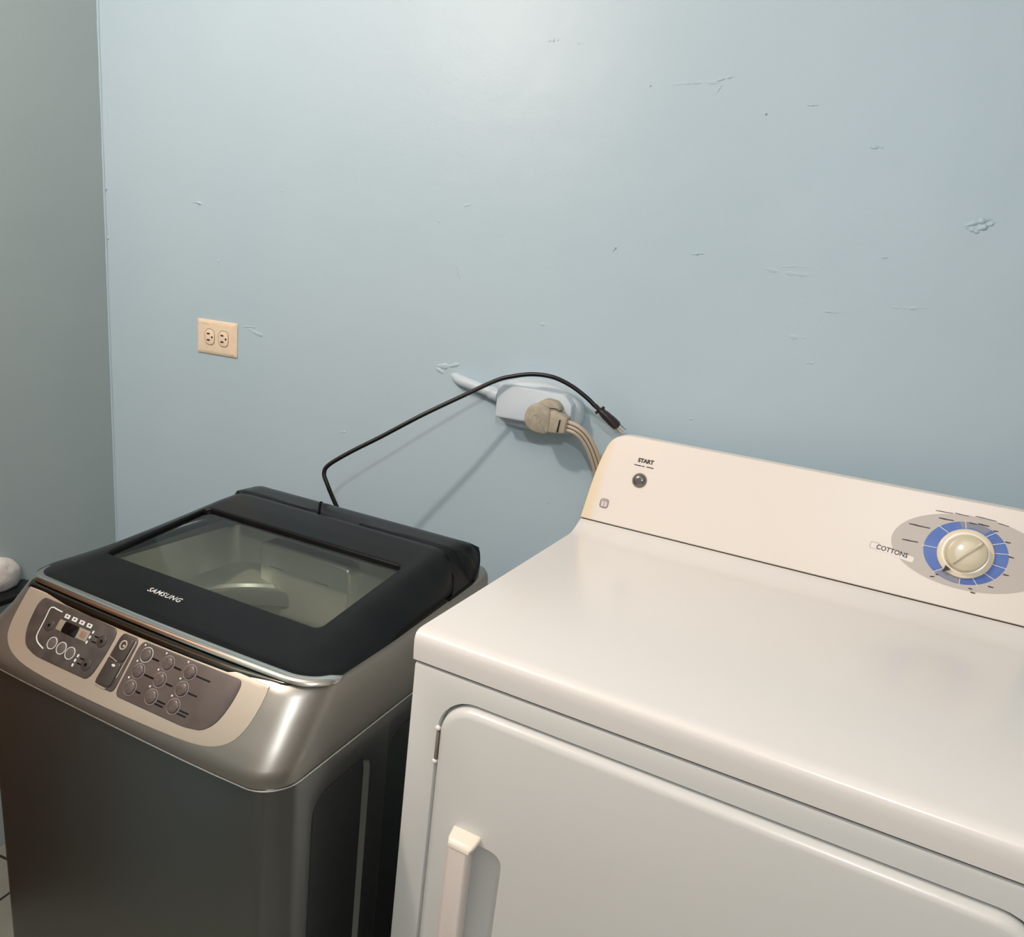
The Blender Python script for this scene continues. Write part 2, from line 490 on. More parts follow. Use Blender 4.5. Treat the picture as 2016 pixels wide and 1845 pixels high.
# ------------------------------------------------------------------ surface box with conduit
t = thing('outlet_box', 'wall-painted surface box behind the dryer with a conduit stub on its left', 'electrical box', (1.06, 0, 1.18))
def W(x, z, h): return (x - 1.06, -h, z - 1.18)
base = chaikin([(.982, 1.150), (.984, 1.196), (1.000, 1.214), (1.05, 1.222), (1.10, 1.218), (1.137, 1.203), (1.150, 1.180), (1.150, 1.150), (1.138, 1.132), (1.06, 1.128), (1.0, 1.132)], 3)
bm = bmesh.new(); plate(bm, base, W, -.001, .030, .010)
link('back_housing', bm, M_boxp, parent=t)
face = roundpoly([(.9945, 1.1470), (.9940, 1.2095), (1.1215, 1.2055), (1.1365, 1.1905), (1.1385, 1.156), (1.1290, 1.1470)], .004)
bm = bmesh.new(); plate(bm, face, W, .005, .0545, .0022)
link('front_cover', bm, M_boxp, parent=t)
bm = bmesh.new()
tube(bm, spline([(.872 - 1.06, .010, 1.206 - 1.18), (.885 - 1.06, .004, 1.2005 - 1.18), (.900 - 1.06, -.008, 1.1965 - 1.18), (.94 - 1.06, -.013, 1.190 - 1.18), (.975 - 1.06, -.016, 1.183 - 1.18), (1.005 - 1.06, -.018, 1.179 - 1.18)], 6),
     [.0085] * 6 + [.0095] * 6 + [.0105] * 6 + [.010] * 13, n=14)
link('conduit', bm, M_boxp, parent=t)
bm = bmesh.new()
tube(bm, [(.966 - 1.06, -.0155, 1.1845 - 1.18), (.984 - 1.06, -.017, 1.1815 - 1.18)], .0125, n=14)
link('conduit_collar', bm, M_boxp, parent=t)

# ------------------------------------------------------------------ beige dryer plug and flat cable
t = thing('dryer_plug', 'round beige plug with striped flat cable pushed into the painted surface box', 'plug', (1.085, -.0545, 1.16))
def Q(x, z, h): return (x - 1.085, -h, z - 1.16)
disc = roundpoly([(1.0595, 1.158), (1.0640, 1.178), (1.0790, 1.189), (1.0985, 1.187), (1.1085, 1.177), (1.1085, 1.142), (1.1025, 1.135), (1.0840, 1.135), (1.0665, 1.142)], .010, 5)
bm = bmesh.new(); plate(bm, disc, Q, .0002, .0300, .0045)
body = link('plug_body', bm, M_plug, parent=t)
hump = roundpoly([(1.0785, 1.178), (1.0815, 1.190), (1.094, 1.1975), (1.1120, 1.1955), (1.1220, 1.187), (1.1235, 1.180), (1.108, 1.174)], .004, 3)
bm = bmesh.new(); plate(bm, hump, Q, .0002, .022, .005); link('plug_shoulder', bm, M_plug, parent=t)
neck = roundpoly([(1.104, 1.178), (1.116, 1.180), (1.139, 1.170), (1.1360, 1.142), (1.104, 1.139)], .003, 3)
bm = bmesh.new(); plate(bm, neck, Q, .001, .0265, .003); nk = link('strain_relief', bm, M_plug, parent=t)
bm = bmesh.new(); plate(bm, roundpoly([(1.1225, 1.1435), (1.1260, 1.1435), (1.1280, 1.166), (1.1250, 1.166)], .001, 2), Q, .024, .0270, 0)
link('slot_mark', bm, M_gapshade, parent=nk)
f = bmesh.new(); ringband(f, circle(1.0830, 1.1610, .0085, 20), circle(1.0830, 1.1610, .0066, 20), Q, .0295, .0307)
link('moulded_ring', f, M_plug, parent=body)
f = bmesh.new(); plate(f, roundpoly([(1.0805, 1.157), (1.0855, 1.157), (1.0855, 1.165), (1.0805, 1.165)], .001, 2), Q, .0295, .0306, 0)
link('moulded_mark', f, M_plug, parent=body)
cab = spline([(0.0450, -0.0165, -0.0030), (0.0522, -0.0165, -0.0035), (0.0705, -0.0165, -0.0076), (0.0860, -0.0085, -0.0204), (0.0992, 0.0045, -0.0437), (0.1094, 0.0185, -0.0721), (0.1145, 0.0305, -0.0989), (0.1150, 0.0405, -0.1400), (0.1150, 0.0445, -0.2400)], 8)
for k, off in enumerate((-.0068, 0, .0068)):
    pts = []
    for i, p in enumerate(cab):
        tg = (cab[min(i + 1, len(cab) - 1)] - cab[max(i - 1, 0)]).normalized()
        sd = tg.cross(Vector((0, 1, 0))).normalized()
        pts.append(p + sd * off)
    bm = bmesh.new(); tube(bm, pts, .0036, n=10)
    link('cable_strand', bm, M_cablel, parent=t)
    if k < 2:
        pts2 = [p + (cab[min(i + 1, len(cab) - 1)] - cab[max(i - 1, 0)]).normalized().cross(Vector((0, 1, 0))).normalized() * .0034 for i, p in enumerate(pts)]
        bm = bmesh.new(); tube(bm, pts2, .0023, n=8)
        link('cable_web', bm, M_cabled, parent=t)

# ------------------------------------------------------------------ loose black power cord
cordpts = [(0.768, -.180, .76), (0.768, -.182, .85), (0.7654, -0.185, 0.9231), (0.7618, -0.188, 0.9429), (0.7473, -0.19, 0.9697), (0.7364, -0.192, 0.9922), (0.7263, -0.19, 1.012), (0.7329, -0.185, 1.0288), (0.7669, -0.17, 1.0565), (0.8161, -0.15, 1.0908), (0.8815, -0.125, 1.1381), (0.9439, -0.095, 1.1802), (0.9949, -0.072, 1.2136), (1.0253, -0.066, 1.2259), (1.0613, -0.062, 1.2345), (1.0991, -0.062, 1.2346), (1.1331, -0.062, 1.2246), (1.163, -0.062, 1.2089), (1.1803, -0.062, 1.1966)]
t = thing('power_cord', 'loose black power cord arching from behind the washer to the dryer console', 'cord', cordpts[0])
O = Vector(cordpts[0])
bm = bmesh.new(); tube(bm, [p - O for p in spline(cordpts, 8)], .0039, n=12)
link('cord', bm, M_blackm, parent=t)
pa, pb = Vector((1.1765, -.0622, 1.1998)) - O, Vector((1.2270, -.046, 1.1625)) - O
dv = (pb - pa)
bm = bmesh.new()
tube(bm, [pa, pa + dv * .12, pa + dv * .18, pa + dv * .26, pa + dv * .3, pa + dv * .45, pa + dv * .7, pa + dv * .86, pa + dv * .9], [.0048, .0062, .0052, .0068, .0092, .0112, .0125, .0118, .009], n=16, flat=.7)
pg = link('plug_head', bm, M_plugb, parent=t)
for s in (-1, 1):
    bm = bmesh.new(); c = pa + dv * .24 + Vector((.72, .1, .66)).normalized() * .0066 * s
    bmesh.ops.create_icosphere(bm, subdivisions=2, radius=.0032, matrix=Matrix.Translation(c))
    link('grip_nub', bm, M_plugb, parent=pg)
nrm = dv.normalized().cross(Vector((0, 1, 0))).normalized()
for s in (-.0055, .0055):
    a = pa + dv * .87 + nrm * s
    bm = bmesh.new(); tube(bm, [a, a + dv.normalized() * .0145, a + dv.normalized() * .0165], [.0030, .0030, .0015], n=8, flat=.4)
    link('prong', bm, M_prong, parent=pg)
bm = bmesh.new(); a = pa + dv * .87 + Vector((0, -.006, 0)); tube(bm, [a, a + dv.normalized() * .017], .0023, n=10)
link('ground_pin', bm, M_prong, parent=pg)

# ------------------------------------------------------------------ washing machine
WX, WY, WA = 1.0573, -.7341, -.085
ww = thing('washing_machine', 'silver top-loading washing machine with black lid and glass window', 'washing machine', (WX, WY, 0), WA)
U0 = -.54
def outline(fr, inset, back, r, bow=0.0, rb=.03, lf=0.0):
    p = rrect(U0 + inset + lf, -inset, fr, back, (r, r, rb, rb), 10, 10)
    if bow:
        q = []
        for x, y in p:
            s = (x - U0 / 2) / (-U0 / 2)
            k = max(0, 1 - ((y - fr) / .12)) if y < fr + .12 else 0
            q.append((x, y - bow * (1 - s ** 4) * k))
        p = q
    return p
bm = bmesh.new()
loft(bm, [[(x, y, z) for x, y in outline(f, i, .488, .038, bow=.010)] for z, f, i in ((.03, .0, .002), (.812, .0, .002), (.8155, .002, .004), (.8155, .03, .03), (.45, .03, .03))])
cab_ = link('cabinet', bm, M_steel, parent=ww)
for (w0, w1) in ((.055, .1685), (.209, .34)):
    c = bmesh.new()
    prof = roundpoly([(w0, .30), (w0, .7760), (w1, .7760), (w1, .30)], .030, 6)
    loft(c, [[(-.009 + 0, a, b) for a, b in inset2(prof, -.0) and [(q[0], q[1]) for q in inset2(prof, .0045)]], [(-.0025, a, b) for a, b in inset2(prof, .0008)], [(.004, a, b) for a, b in inset2(prof, -.004)]])
    boolean(cab_, c)
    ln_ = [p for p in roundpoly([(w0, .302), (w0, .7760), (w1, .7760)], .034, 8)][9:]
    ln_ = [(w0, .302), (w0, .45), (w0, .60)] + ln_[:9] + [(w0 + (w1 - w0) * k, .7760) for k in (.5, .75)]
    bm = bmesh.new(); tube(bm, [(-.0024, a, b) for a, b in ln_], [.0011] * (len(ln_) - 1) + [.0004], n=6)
    link('recess_shade_line', bm, M_gapshade, parent=ww)  # dark line imitating shade on the recess's front and top edges
for x, y in ((-.50, .05), (-.04, .05), (-.50, .45), (-.04, .45)):
    bm = bmesh.new(); tube(bm, [(x, y, 0.0), (x, y, .035)], .022, n=16)
    link('foot', bm, M_blackm, parent=ww)
# bright bead along the frame seam, imitating a highlight on the lip edge
bm = bmesh.new()
sp_ = [p for p in outline(-.0100, .0004, .488, .040, bow=.0065)][:60]
tube(bm, [(x, y, .8176) for x, y in sp_], .0011, n=6)
M_line = mat('seam_highlight_metal', (.75, .77, .76), .25, metal=.9)
link('seam_lip_highlight', bm, M_line, parent=ww)
# top frame: sloping console face, rounded right corner, open top
def ztop(y): return .0 if y < .2 else .055 * (y - .2)
prof = [(.8185, -.0080, .003, .040, .006), (.8205, -.0112, .0005, .040, .006), (.8260, -.0135, .0, .041, .004), (.8330, -.0160, .0, .042, .0), (.8420, -.0118, .0, .044, .0),
        (.8610, .0020, .0, .048, .0), (.8840, .0185, .0, .052, .0), (.9060, .0345, .001, .055, .0), (.9125, .0400, .003, .055, .0), (.9165, .0460, .007, .054, .0), (.9175, .054, .013, .05, .0)]
rings = [[(x, y, z + (ztop(y) if z > .86 else 0)) for x, y in outline(f, i, .49, r, bow=b, lf=max(0, min(.020, (z - .842) * .42)))] for z, f, i, r, b in prof]
inner = rrect(U0 + .055, -.045, .105, .43, .05, 10, 10)
rings.append([(x, y, .9175 + ztop(y)) for x, y in inner])
rings.append([(x, y, .895) for x, y in inset2(inner, .004)])
bm = bmesh.new(); loft(bm, rings, False, False)
link('top_frame', bm, M_frame, parent=ww)
# tub collar under the window: tapers to the round basket opening
bm = bmesh.new()
cx, cyy = -.27, .262
n = len(inner)
def circ_like(r, z):
    out = []
    for x, y in inner:
        a = math.atan2((y - cyy) / .165, (x - cx) / .22)
        out.append((cx + r * math.cos(a), cyy + r * .80 * math.sin(a), z))
    return out
ii = inset2(inner, .004)
loft(bm, [[(x, y, .914) for x, y in ii], [(x, y, .880) for x, y in inset2(ii, .002)], [(x, y, .845) for x, y in inset2(ii, .006)], circ_like(.200, .828), circ_like(.197, .822)], False, False)
link('tub_collar', bm, M_tub, parent=ww)
bm = bmesh.new()
loft(bm, [circ_like(.197, .822), circ_like(.193, .824), circ_like(.185, .822), circ_like(.182, .812), circ_like(.182, .795)], False, False)
link('balance_ring', bm, M_ring, parent=ww)
bm = bmesh.new()
rr = [circ_like(.190, .795), circ_like(.192, .74), circ_like(.186, .735), circ_like(.192, .728), circ_like(.192, .64), circ_like(.188, .52), circ_like(.16, .49), circ_like(.05, .48)]
loft(bm, rr, False, True)
link('basket', bm, M_basket, parent=ww)
# drawer housing on the back wall inside
bm = bmesh.new()
hp = roundpoly([(-.414, .770), (-.414, .9030), (-.218, .9030), (-.218, .770)], .018, 6)
plate(bm, hp, lambda x, z, h: (x, .425 - h, z), 0, .030, .006)
hs = link('dispenser_housing', bm, M_tub, parent=ww)
for u, z in ((-.375, .861), (-.275, .860)):
    link('housing_mark', newbox(u - .014, u + .014, .3938, .3955, z - .0006, z + .0006), M_ring, parent=hs)

# lid: raised black surround with a window opening
def zlid(x, y, out=None):
    c = .925 + .157 * (y - .055) - .10 * max(0, y - .36) ** 1.2
    zf = .9185 + ztop(y) + .001
    du = min(-x + .0, x - U0 - .02)
    d = max(0, 1 - du / .060)
    return c - (c - zf) * d ** 1.7
lo = rrect(U0 + .024, -.002, .053, .409, (.045, .040, .075, .075), 10, 10)
wo = rrect(-.462, -.072, .138, .324, (.010, .012, .010, .012), 10, 10)
bm = bmesh.new()
rings = []
rings.append([(x, y, .9185 + ztop(y)) for x, y in inset2(lo, .004)])
rings.append([(x, y, .919 + ztop(y)) for x, y in lo])
for k in range(0, 15):
    t_ = k / 14
    t_ = t_ ** .9
    ring = []
    for (a, b), (c, d) in zip(lo, wo):
        x, y = a + (c - a) * t_, b + (d - b) * t_
        z = zlid(x, y)
        e = min(1, t_ / .04)
        z -= .0022 * (1 - e) ** 2
        if t_ > .93: z += .0 
        ring.append((x, y, z))
    rings.append(ring)
def wr(off, dz): return [(x, y, zlid(x, y) + dz) for x, y in inset2(wo, off)]
rings += [wr(.0010, -.0014), wr(.0018, -.0040), wr(.0020, -.0110), wr(-.004, -.0110)]
bm = bmesh.new(); loft(bm, rings, False, False)
lid = link('lid', bm, M_black, parent=ww, angle=50)
bm = bmesh.new()
g0 = inset2(wo, -.003)
loft(bm, [[(x, y, zlid(x, y) - .0052) for x, y in g0], [(x, y, zlid(x, y) - .0085) for x, y in g0]])
link('window_glass', bm, M_glass, parent=lid, smooth=False)
def mp_lid(x, y, h):
    return (x, y, .925 + .157 * (y - .055) + h)
bm = text_bm('SAMSUNG', .0120, lambda x, y, h: mp_lid(-.295 + x * 1.0, .1005 + y, h), depth=.0006, spacing=1.12, bold=.00005)
link('brand_lettering', bm, M_lightp, parent=lid, smooth=False)
# rear hinge cover behind the lid
co = rrect(U0 + .022, -.001, .335, .496, (.01, .01, .085, .085), 10, 10)
bm = bmesh.new()
def skirt(x, y, z):
    if y < .345 and U0 + .035 < x < -.012: return (x, y, zlid(x, y) - .0045)
    return (x, y, z)
rings = [[skirt(x, y, .9195 + ztop(y)) for x, y in co], [skirt(x, y, .925 + ztop(y)) for x, y in co]]
ccx, ccy = -.27, .42
for k in range(13):
    t_ = k / 12
    ring = []
    for x, y in co:
        X, Y = x + (ccx - x) * t_ * .8, y + (ccy - y) * t_ * .8
        du = min(-X, X - U0 - .02, .496 - Y + .006)
        dd = max(0, 1 - du / .050)
        c = .9775
        zz = c - (c - (.934 + ztop(y) * .6)) * dd ** 2.0
        if Y < .412: zz = min(zz, zlid(min(max(X, U0 + .024), -.002), Y) - .0035)
        ring.append((X, Y, zz))
    rings.append(ring)
loft(bm, rings, False, True)
hc = link('hinge_cover', bm, M_black, parent=ww, angle=60)
bm = bmesh.new()
loft(bm, [[(x - .0026, y, z), (x + .0026, y, z), (x + .0026, y, z + .0016), (x - .0026, y, z + .0016)] for x, y, z in ((-.297, .4065, .9765), (-.3105, .425, .9775), (-.326, .445, .978), (-.340, .466, .9745), (-.345, .478, .965))])
link('hinge_strap', bm, mat('matt_black_strap', (.001, .001, .001), .9, spec=.1), parent=hc, smooth=False)
# chrome trim under the front edge of the lid, wrapping the right corner
def path_front():
    p = []
    for k in range(9):
        a = PI + (PI / 2) * k / 8
        p.append((-.468 + .030 * math.cos(a), .0865 + .032 * math.sin(a)))
    for k in range(1, 24):
        p.append((-.468 + (.468 - .047) * k / 24, .0545 - .004 * math.sin(PI * k / 24)))
    for k in range(13):
        a = 1.5 * PI + (PI / 2) * k / 12
        p.append((-.047 + .0475 * math.cos(a), .0545 + .040 + .040 * math.sin(a)))
    return p
pf = path_front()
def sweep(bm, path, profile, taper0=0, taper1=0):
    rings = []
    N = len(path)
    for i, (x, y) in enumerate(path):
        a = Vector(path[max(0, i - 1)]); b = Vector(path[min(N - 1, i + 1)])
        tg = (b - a).normalized(); nx, ny = tg.y, -tg.x
        s = 1.0
        if taper0 and i < taper0: s = .25 + .75 * i / taper0
        if taper1 and i > N - 1 - taper1: s = .12 + .88 * ((N - 1 - i) / taper1) ** .7
        rings.append([(x + nx * o * s, y + ny * o * s, zz + (z - zz) * s) for o, z in profile for zz in (.9195,)])
    loft(bm, rings, True, True)
bm = bmesh.new()
sweep(bm, pf, [(-.006, .9235), (-.001, .9250), (.004, .9240), (.0075, .9215), (.0085, .9190), (.0070, .9172), (-.006, .9165)], 0, 3)
link('chrome_trim', bm, M_chrome, parent=ww, angle=60)
bm = bmesh.new()
sweep(bm, pf[3:-9], [(-.006, .9168), (.0066, .9172), (.0118, .9160), (.0152, .9132), (.0166, .9098), (.0150, .9068), (-.004, .9050)], 3, 7)
M_smoke = mat('smoky_chrome', (0.085, 0.085, 0.075), 0.14, metal=1.0)
link('lid_grip_strip', bm, M_smoke, parent=ww, angle=60)

# console plane: s runs up the slope, h off the face
DL = math.hypot(.033, .046)
NW, NZ = -.046 / DL, .033 / DL
def CP(u, wv, h):
    s = (wv - .002) / .033
    return (u, wv + NW * h, .861 + .046 * s + NZ * h)
def CQ(u0, w0):
    return lambda x, y, h: CP(u0 + x, w0 + y * .033 / DL, h)
sur = chaikin([(-.0570, .0398), (-.0560, .0350), (-.0562, .0235), (-.0610, .0075), (-.0735, -.0040), (-.100, -.0112), (-.150, -.0140), (-.27, -.0158), (-.39, -.0152), (-.440, -.0110), (-.466, -.002), (-.474, .010), (-.476, .030), (-.476, .0385), (-.4745, .0398)], 2)
bm = bmesh.new(); plate(bm, sur, CP, -.002, .0009, .0006)
# keep the lower run of the fascia on the rounded lip
con = link('console_fascia', bm, M_surr, parent=ww)
def panel(pts, name, m_, h=.0020, rr=.006):
    bm = bmesh.new(); plate(bm, roundpoly(pts, rr, 5), CP, 0, h, .0007)
    return link(name, bm, m_, parent=ww)
left = panel([(-.4400, .0362), (-.4455, .0300), (-.4420, .0110), (-.4290, -.0005), (-.4030, -.0045), (-.3020, -.0045), (-.2965, .0130), (-.2950, .0350), (-.36, .0362)], 'control_panel', M_panel, rr=.009)
mid = panel([(-.2880, .0345), (-.2580, .0345), (-.2570, -.0050), (-.2920, -.0050)], 'start_panel', M_panel, rr=.006)
right = panel([(-.2540, .0345), (-.0905, .0355), (-.0930, .0180), (-.1000, .0050), (-.1140, -.0030), (-.1400, -.0055), (-.2540, -.0060)], 'cycle_panel', M_panel2, rr=.008)
# left panel: display, bracket line, three rings, faint buttons
bm = bmesh.new(); plate(bm, roundpoly([(-.3935, .0262), (-.3355, .0262), (-.3355, .0182), (-.3935, .0182)], .0015, 3), CP, .0015, .0026, .0003)
bz = link('display_bezel', bm, M_dispf, parent=left)
bm = bmesh.new(); plate(bm, roundpoly([(-.3825, .0262), (-.3550, .0262), (-.3550, .0180), (-.3825, .0180)], .002, 3), CP, .002, .0031, .0003)
link('display', bm, M_displ, parent=bz)
bm = bmesh.new(); plate(bm, roundpoly([(-.3500, .0250), (-.3400, .0250), (-.3400, .0200), (-.3500, .0200)], .002, 3), CP, .002, .0030, .0003)
link('display_indicator', bm, M_dispp, parent=bz)
def line3(pts, wd, name, m_, parent, per=5, h=.0030):
    sp = spline([(a, b, 0) for a, b in pts], per)
    bm = bmesh.new()
    rings = []
    for i, p in enumerate(sp):
        tg = sp[min(i + 1, len(sp) - 1)] - sp[max(i - 1, 0)]
        tg = Vector((tg.x, tg.y * DL / .033, 0)).normalized()
        nn = Vector((-tg.y, tg.x * .033 / DL, 0)) * wd / 2
        rings.append([CP(p.x - nn.x, p.y - nn.y, .001), CP(p.x + nn.x, p.y + nn.y, .001), CP(p.x + nn.x, p.y + nn.y, h), CP(p.x - nn.x, p.y - nn.y, h)])
    loft(bm, rings, True, True)
    return link(name, bm, m_, parent=parent, smooth=False)
line3([(-.3965, .0312), (-.407, .0315), (-.4155, .0318), (-.4195, .0300), (-.4190, .0250), (-.4180, .0180), (-.4172, .0105), (-.4150, .0075), (-.4085, .0048), (-.3950, .0025)], .0016, 'bracket_line', M_lightp, left, h=.0025)
for u, wv in ((-.3854, .0085), (-.3668, .0079), (-.3494, .0072)):
    mp = CQ(u, wv)
    f = bmesh.new(); plate(f, circle(0, 0, .0072, 20, .0072), mp, .0015, .0026, .0005); b_ = link('option_button', f, M_panel2, parent=left)
    f = bmesh.new(); ringband(f, circle(0, 0, .0082, 22, .0080), circle(0, 0, .0073, 22, .0071), mp, .0015, .0027); link('button_ring', f, M_lightp, parent=b_)
for u, wv in ((-.4059, .0190), (-.3115, .0231), (-.3163, .0045)):
    f = bmesh.new(); plate(f, circle(0, 0, .0078, 20), CQ(u, wv), .0015, .0028, .0006); b_ = link('option_button', f, M_btnd, parent=left)
    f = bmesh.new(); plate(f, circle(0, 0, .0022, 10), CQ(u, wv), .002, .0031, 0); link('button_mark', f, M_displ, parent=b_)
dots = [(-.3314, .0266), (-.3325, .0226), (-.3334, .0186), (-.3350, .0079), (-.3358, .0043), (-.3359, .0008)]
for u, wv in dots:
    f = bmesh.new(); plate(f, circle(0, 0, .0016, 10, .0022), CQ(u, wv), .0015, .0026, 0); link('indicator_dot', f, M_lightp, parent=left)
for u, wv in ((-.322, .0245), (-.323, .0205), (-.326, .0070), (-.327, .0032)):
    f = bmesh.new(); plate(f, [(-.004, -.0008), (.004, -.0008), (.004, .0008), (-.004, .0008)], CQ(u, wv), .0015, .0024, 0); link('dark_caption', f, M_displ, parent=left)
# illegible block captions above the display, copied as block glyphs
for k in range(4):
    u = -.3845 + k * .0140
    f = bmesh.new(); ringband(f, [(-.0045, -.0026), (.0045, -.0026), (.0045, .0026), (-.0045, .0026)], [(-.0018, -.0008), (.0016, -.0008), (.0016, .0012), (-.0018, .0012)], CQ(u, .0297), .0015, .0026)
    box_ = link('block_glyph', f, M_lightp, parent=left, smooth=False)
# start panel: two rocker caps
f = bmesh.new(); plate(f, roundpoly([(-.2855, .0325), (-.2625, .0325), (-.2635, .0155), (-.2875, .0155)], .004, 3), CP, .001, .0036, .0009); sb = link('start_key', f, M_btnd, parent=mid)
f = bmesh.new(); plate(f, roundpoly([(-.2880, .0145), (-.2640, .0145), (-.2645, -.0030), (-.2900, -.0030)], .004, 3), CP, .001, .0036, .0009); pb_ = link('power_key', f, M_btnd, parent=mid)
f = bmesh.new(); ringband(f, circle(-.001, .001, .0058, 18, .0062), circle(-.001, .001, .0040, 18, .0044), CQ(-.2740, .0262), .0030, .0042); link('key_icon', f, M_surr, parent=sb)
f = bmesh.new(); plate(f, [(-.0018, -.0012), (.0018, -.0012), (.0012, .0012), (-.0018, .0012)], CQ(-.2735, .0264), .0030, .0042, 0); link('key_icon', f, M_surr, parent=sb)
f = bmesh.new(); plate(f, circle(0, 0, .0030, 14, .0016), CQ(-.2740, .0118), .0030, .0042, 0); link('key_icon', f, M_lightp, parent=pb_)
line3([(-.2600, .0320), (-.2605, .0240), (-.2612, .0140), (-.2618, .0050)], .0012, 'key_edge', M_surr, mid, h=.0030)
line3([(-.2890, .0165), (-.2800, .0158), (-.2720, .0148)], .0008, 'key_edge', M_surr, mid, h=.0041)
line3([(-.2905, -.0038), (-.280, -.0044), (-.270, -.0044)], .0012, 'key_edge', M_surr, mid, h=.0030)
# right panel: nine round buttons with a dot above and a dark caption beside
for r_, wv in enumerate((.0268, .0150, .0030)):
    for c_, u in enumerate((-.2363, -.2007, -.1650)):
        mp = CQ(u, wv + .0003 * c_)
        f = bmesh.new(); plate(f, circle(0, 0, .0086, 22), mp, .0015, .0046, .0022)
        b_ = link('cycle_button', f, M_button if (r_, c_) != (0, 0) else M_panel2, parent=right)
        f = bmesh.new(); ringband(f, circle(0, 0, .0094, 22), circle(0, 0, .0086, 22), mp, .0015, .0023)
        link('button_ring', f, M_lightp if (r_, c_) == (0, 0) else M_badge, parent=b_)
        f = bmesh.new(); plate(f, circle(-.0085, .0098, .0013, 8), mp, .0015, .0026, 0); link('indicator_dot', f, M_lightp, parent=b_)
        L = (.011, .012, .022, .016, .011, .014, .008, .013, .014)[r_ * 3 + c_]
        f = bmesh.new(); plate(f, roundpoly([(.0105, -.0022), (.0105 + L, -.0022), (.0105 + L, -.0002), (.0105, -.0002)], .0008, 2), mp, .0015, .0024, 0)
        link('dark_caption', f, M_displ, parent=b_)
        if r_ == 2 and c_ > 0:
            f = bmesh.new(); plate(f, roundpoly([(.009, -.0062), (.009 + L, -.0062), (.009 + L, -.0042), (.009, -.0042)], .0008, 2), mp, .0015, .0024, 0)
            link('dark_caption', f, M_displ, parent=b_)

# ------------------------------------------------------------------ dryer
DX, DY, DA = 1.140415, -.613742, -.102714
DWID, H, DEP = .672, .98767, .60
dd = thing('clothes_dryer', 'white clothes dryer with sloped rear console and large front door', 'clothes dryer', (DX, DY, 0), DA)
TH = .0375
bm = bmesh.new()
box(bm, .001, DWID - .001, .0015, DEP - .02, .03, H - TH - .003, bevel=.003)
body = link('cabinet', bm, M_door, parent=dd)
door_out = rrect(.0410, DWID - .0440, .30, .9200, .045, 8, 6)
c = bmesh.new(); loft(c, [[(x, -.02, z) for x, z in door_out], [(x, .0015, z) for x, z in inset2(door_out, -.0015)], [(x, .006, z) for x, z in door_out], [(x, .016, z) for x, z in door_out]])
boolean(body, c)
bm = newbox(.003, DWID - .003, .006, DEP - .03, H - TH - .006, H - TH + .001)
link('top_seam', bm, M_gapshade, parent=dd, smooth=False)
for x, y in ((.05, .06), (DWID - .05, .06), (.05, .5), (DWID - .05, .5)):
    bm = bmesh.new(); tube(bm, [(x, y, 0.0), (x, y, .035)], .02, n=14)
    link('foot', bm, M_blackm, parent=dd)
# top panel: rolled front edge, cove rising to the console
prof = [(.020, H - TH + .010), (.0030, H - TH), (.0, H - TH + .0015), (-.0012, H - .020), (-.0012, H - .0105), (.0002, H - .0055), (.0030, H - .0022), (.0070, H - .0008), (.012, H - .0002), (.018, H), (.20, H), (.40, H), (.462, H + .0001), (.472, H + .0007), (.482, H + .0028), (.492, H + .0065), (.503, H + .0118), (.5145, H + .0175), (.520, H + .0176), (.545, H + .010), (.560, H - .03), (.050, H - .03)]
rings = []
for x, s in ((0.0022, .0), (.0006, .45), (0.0, 1), (DWID, 1), (DWID - .0006, .45), (DWID - .0022, .0)):
    ring = []
    for y, z in prof:
        k = (1 - s) * .0022
        ring.append((x, y + (k if y < .01 else 0), z - (k if z > H - .008 else 0)))
    rings.append(ring)
bm = bmesh.new(); loft(bm, rings)
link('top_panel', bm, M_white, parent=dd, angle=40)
# console
ZB, ZT = 1.0058, 1.158
def KP(u, z, h):
    s = (z - ZB) / (ZT - ZB)
    wv = .5155 + .0502 * s
    return (u, wv - h * .950, z + h * .313)
kp = []
kp += [(-.0010, ZB + .0005)]
kp += [(-.0012, 1.030), (.0010, 1.060), (.0040, 1.089), (.0085, 1.115)]
for k in range(9):
    a = PI - (PI / 2 - .1) * k / 8 - .12
    kp.append((.0460 + .0350 * math.cos(a), 1.1215 + .0350 * math.sin(a)))
kp += [(.06, 1.1572), (.20, 1.1572), (DWID - .05, 1.1572)]
for k in range(7):
    a = PI / 2 - (PI / 2) * k / 6
    kp.append((DWID - .036 + .0350 * math.cos(a), 1.1215 + .0350 * math.sin(a)))
kp += [(DWID, 1.06), (DWID + .001, ZB + .0005)]
kin = inset2(kp[::-1], .0022)[::-1]
kin2 = inset2(kp[::-1], .0012)[::-1]
def back(u, z, yy): return (u, yy, z)
bm = bmesh.new()
loft(bm, [[KP(u, z, 0.0) for u, z in kin], [KP(u, z, -.0012) for u, z in kin2], [KP(u, z, -.0045) for u, z in kp], [(u, .585, z - .0015) for u, z in kp], [(u, .594, z - .006) for u, z in kin]])
M_cons = mat('console_white_plastic', (0.80, 0.765, 0.71), 0.36)
nt = M_cons.node_tree; b = nt.nodes['Principled BSDF']
tc = nt.nodes.new('ShaderNodeTexCoord'); sx = nt.nodes.new('ShaderNodeSeparateXYZ'); nz = nt.nodes.new('ShaderNodeTexNoise')
nz.inputs['Scale'].default_value = 14
ad = nt.nodes.new('ShaderNodeMath'); ad.operation = 'MULTIPLY_ADD'; ad.inputs[1].default_value = .018
mr = nt.nodes.new('ShaderNodeMapRange'); mr.inputs['From Min'].default_value = .022; mr.inputs['From Max'].default_value = .036
mr.inputs['To Min'].default_value = 1; mr.inputs['To Max'].default_value = 0
mx = nt.nodes.new('ShaderNodeMix'); mx.data_type = 'RGBA'; mx.inputs['A'].default_value = (.80, .765, .71, 1); mx.inputs['B'].default_value = (.80, .70, .50, 1)
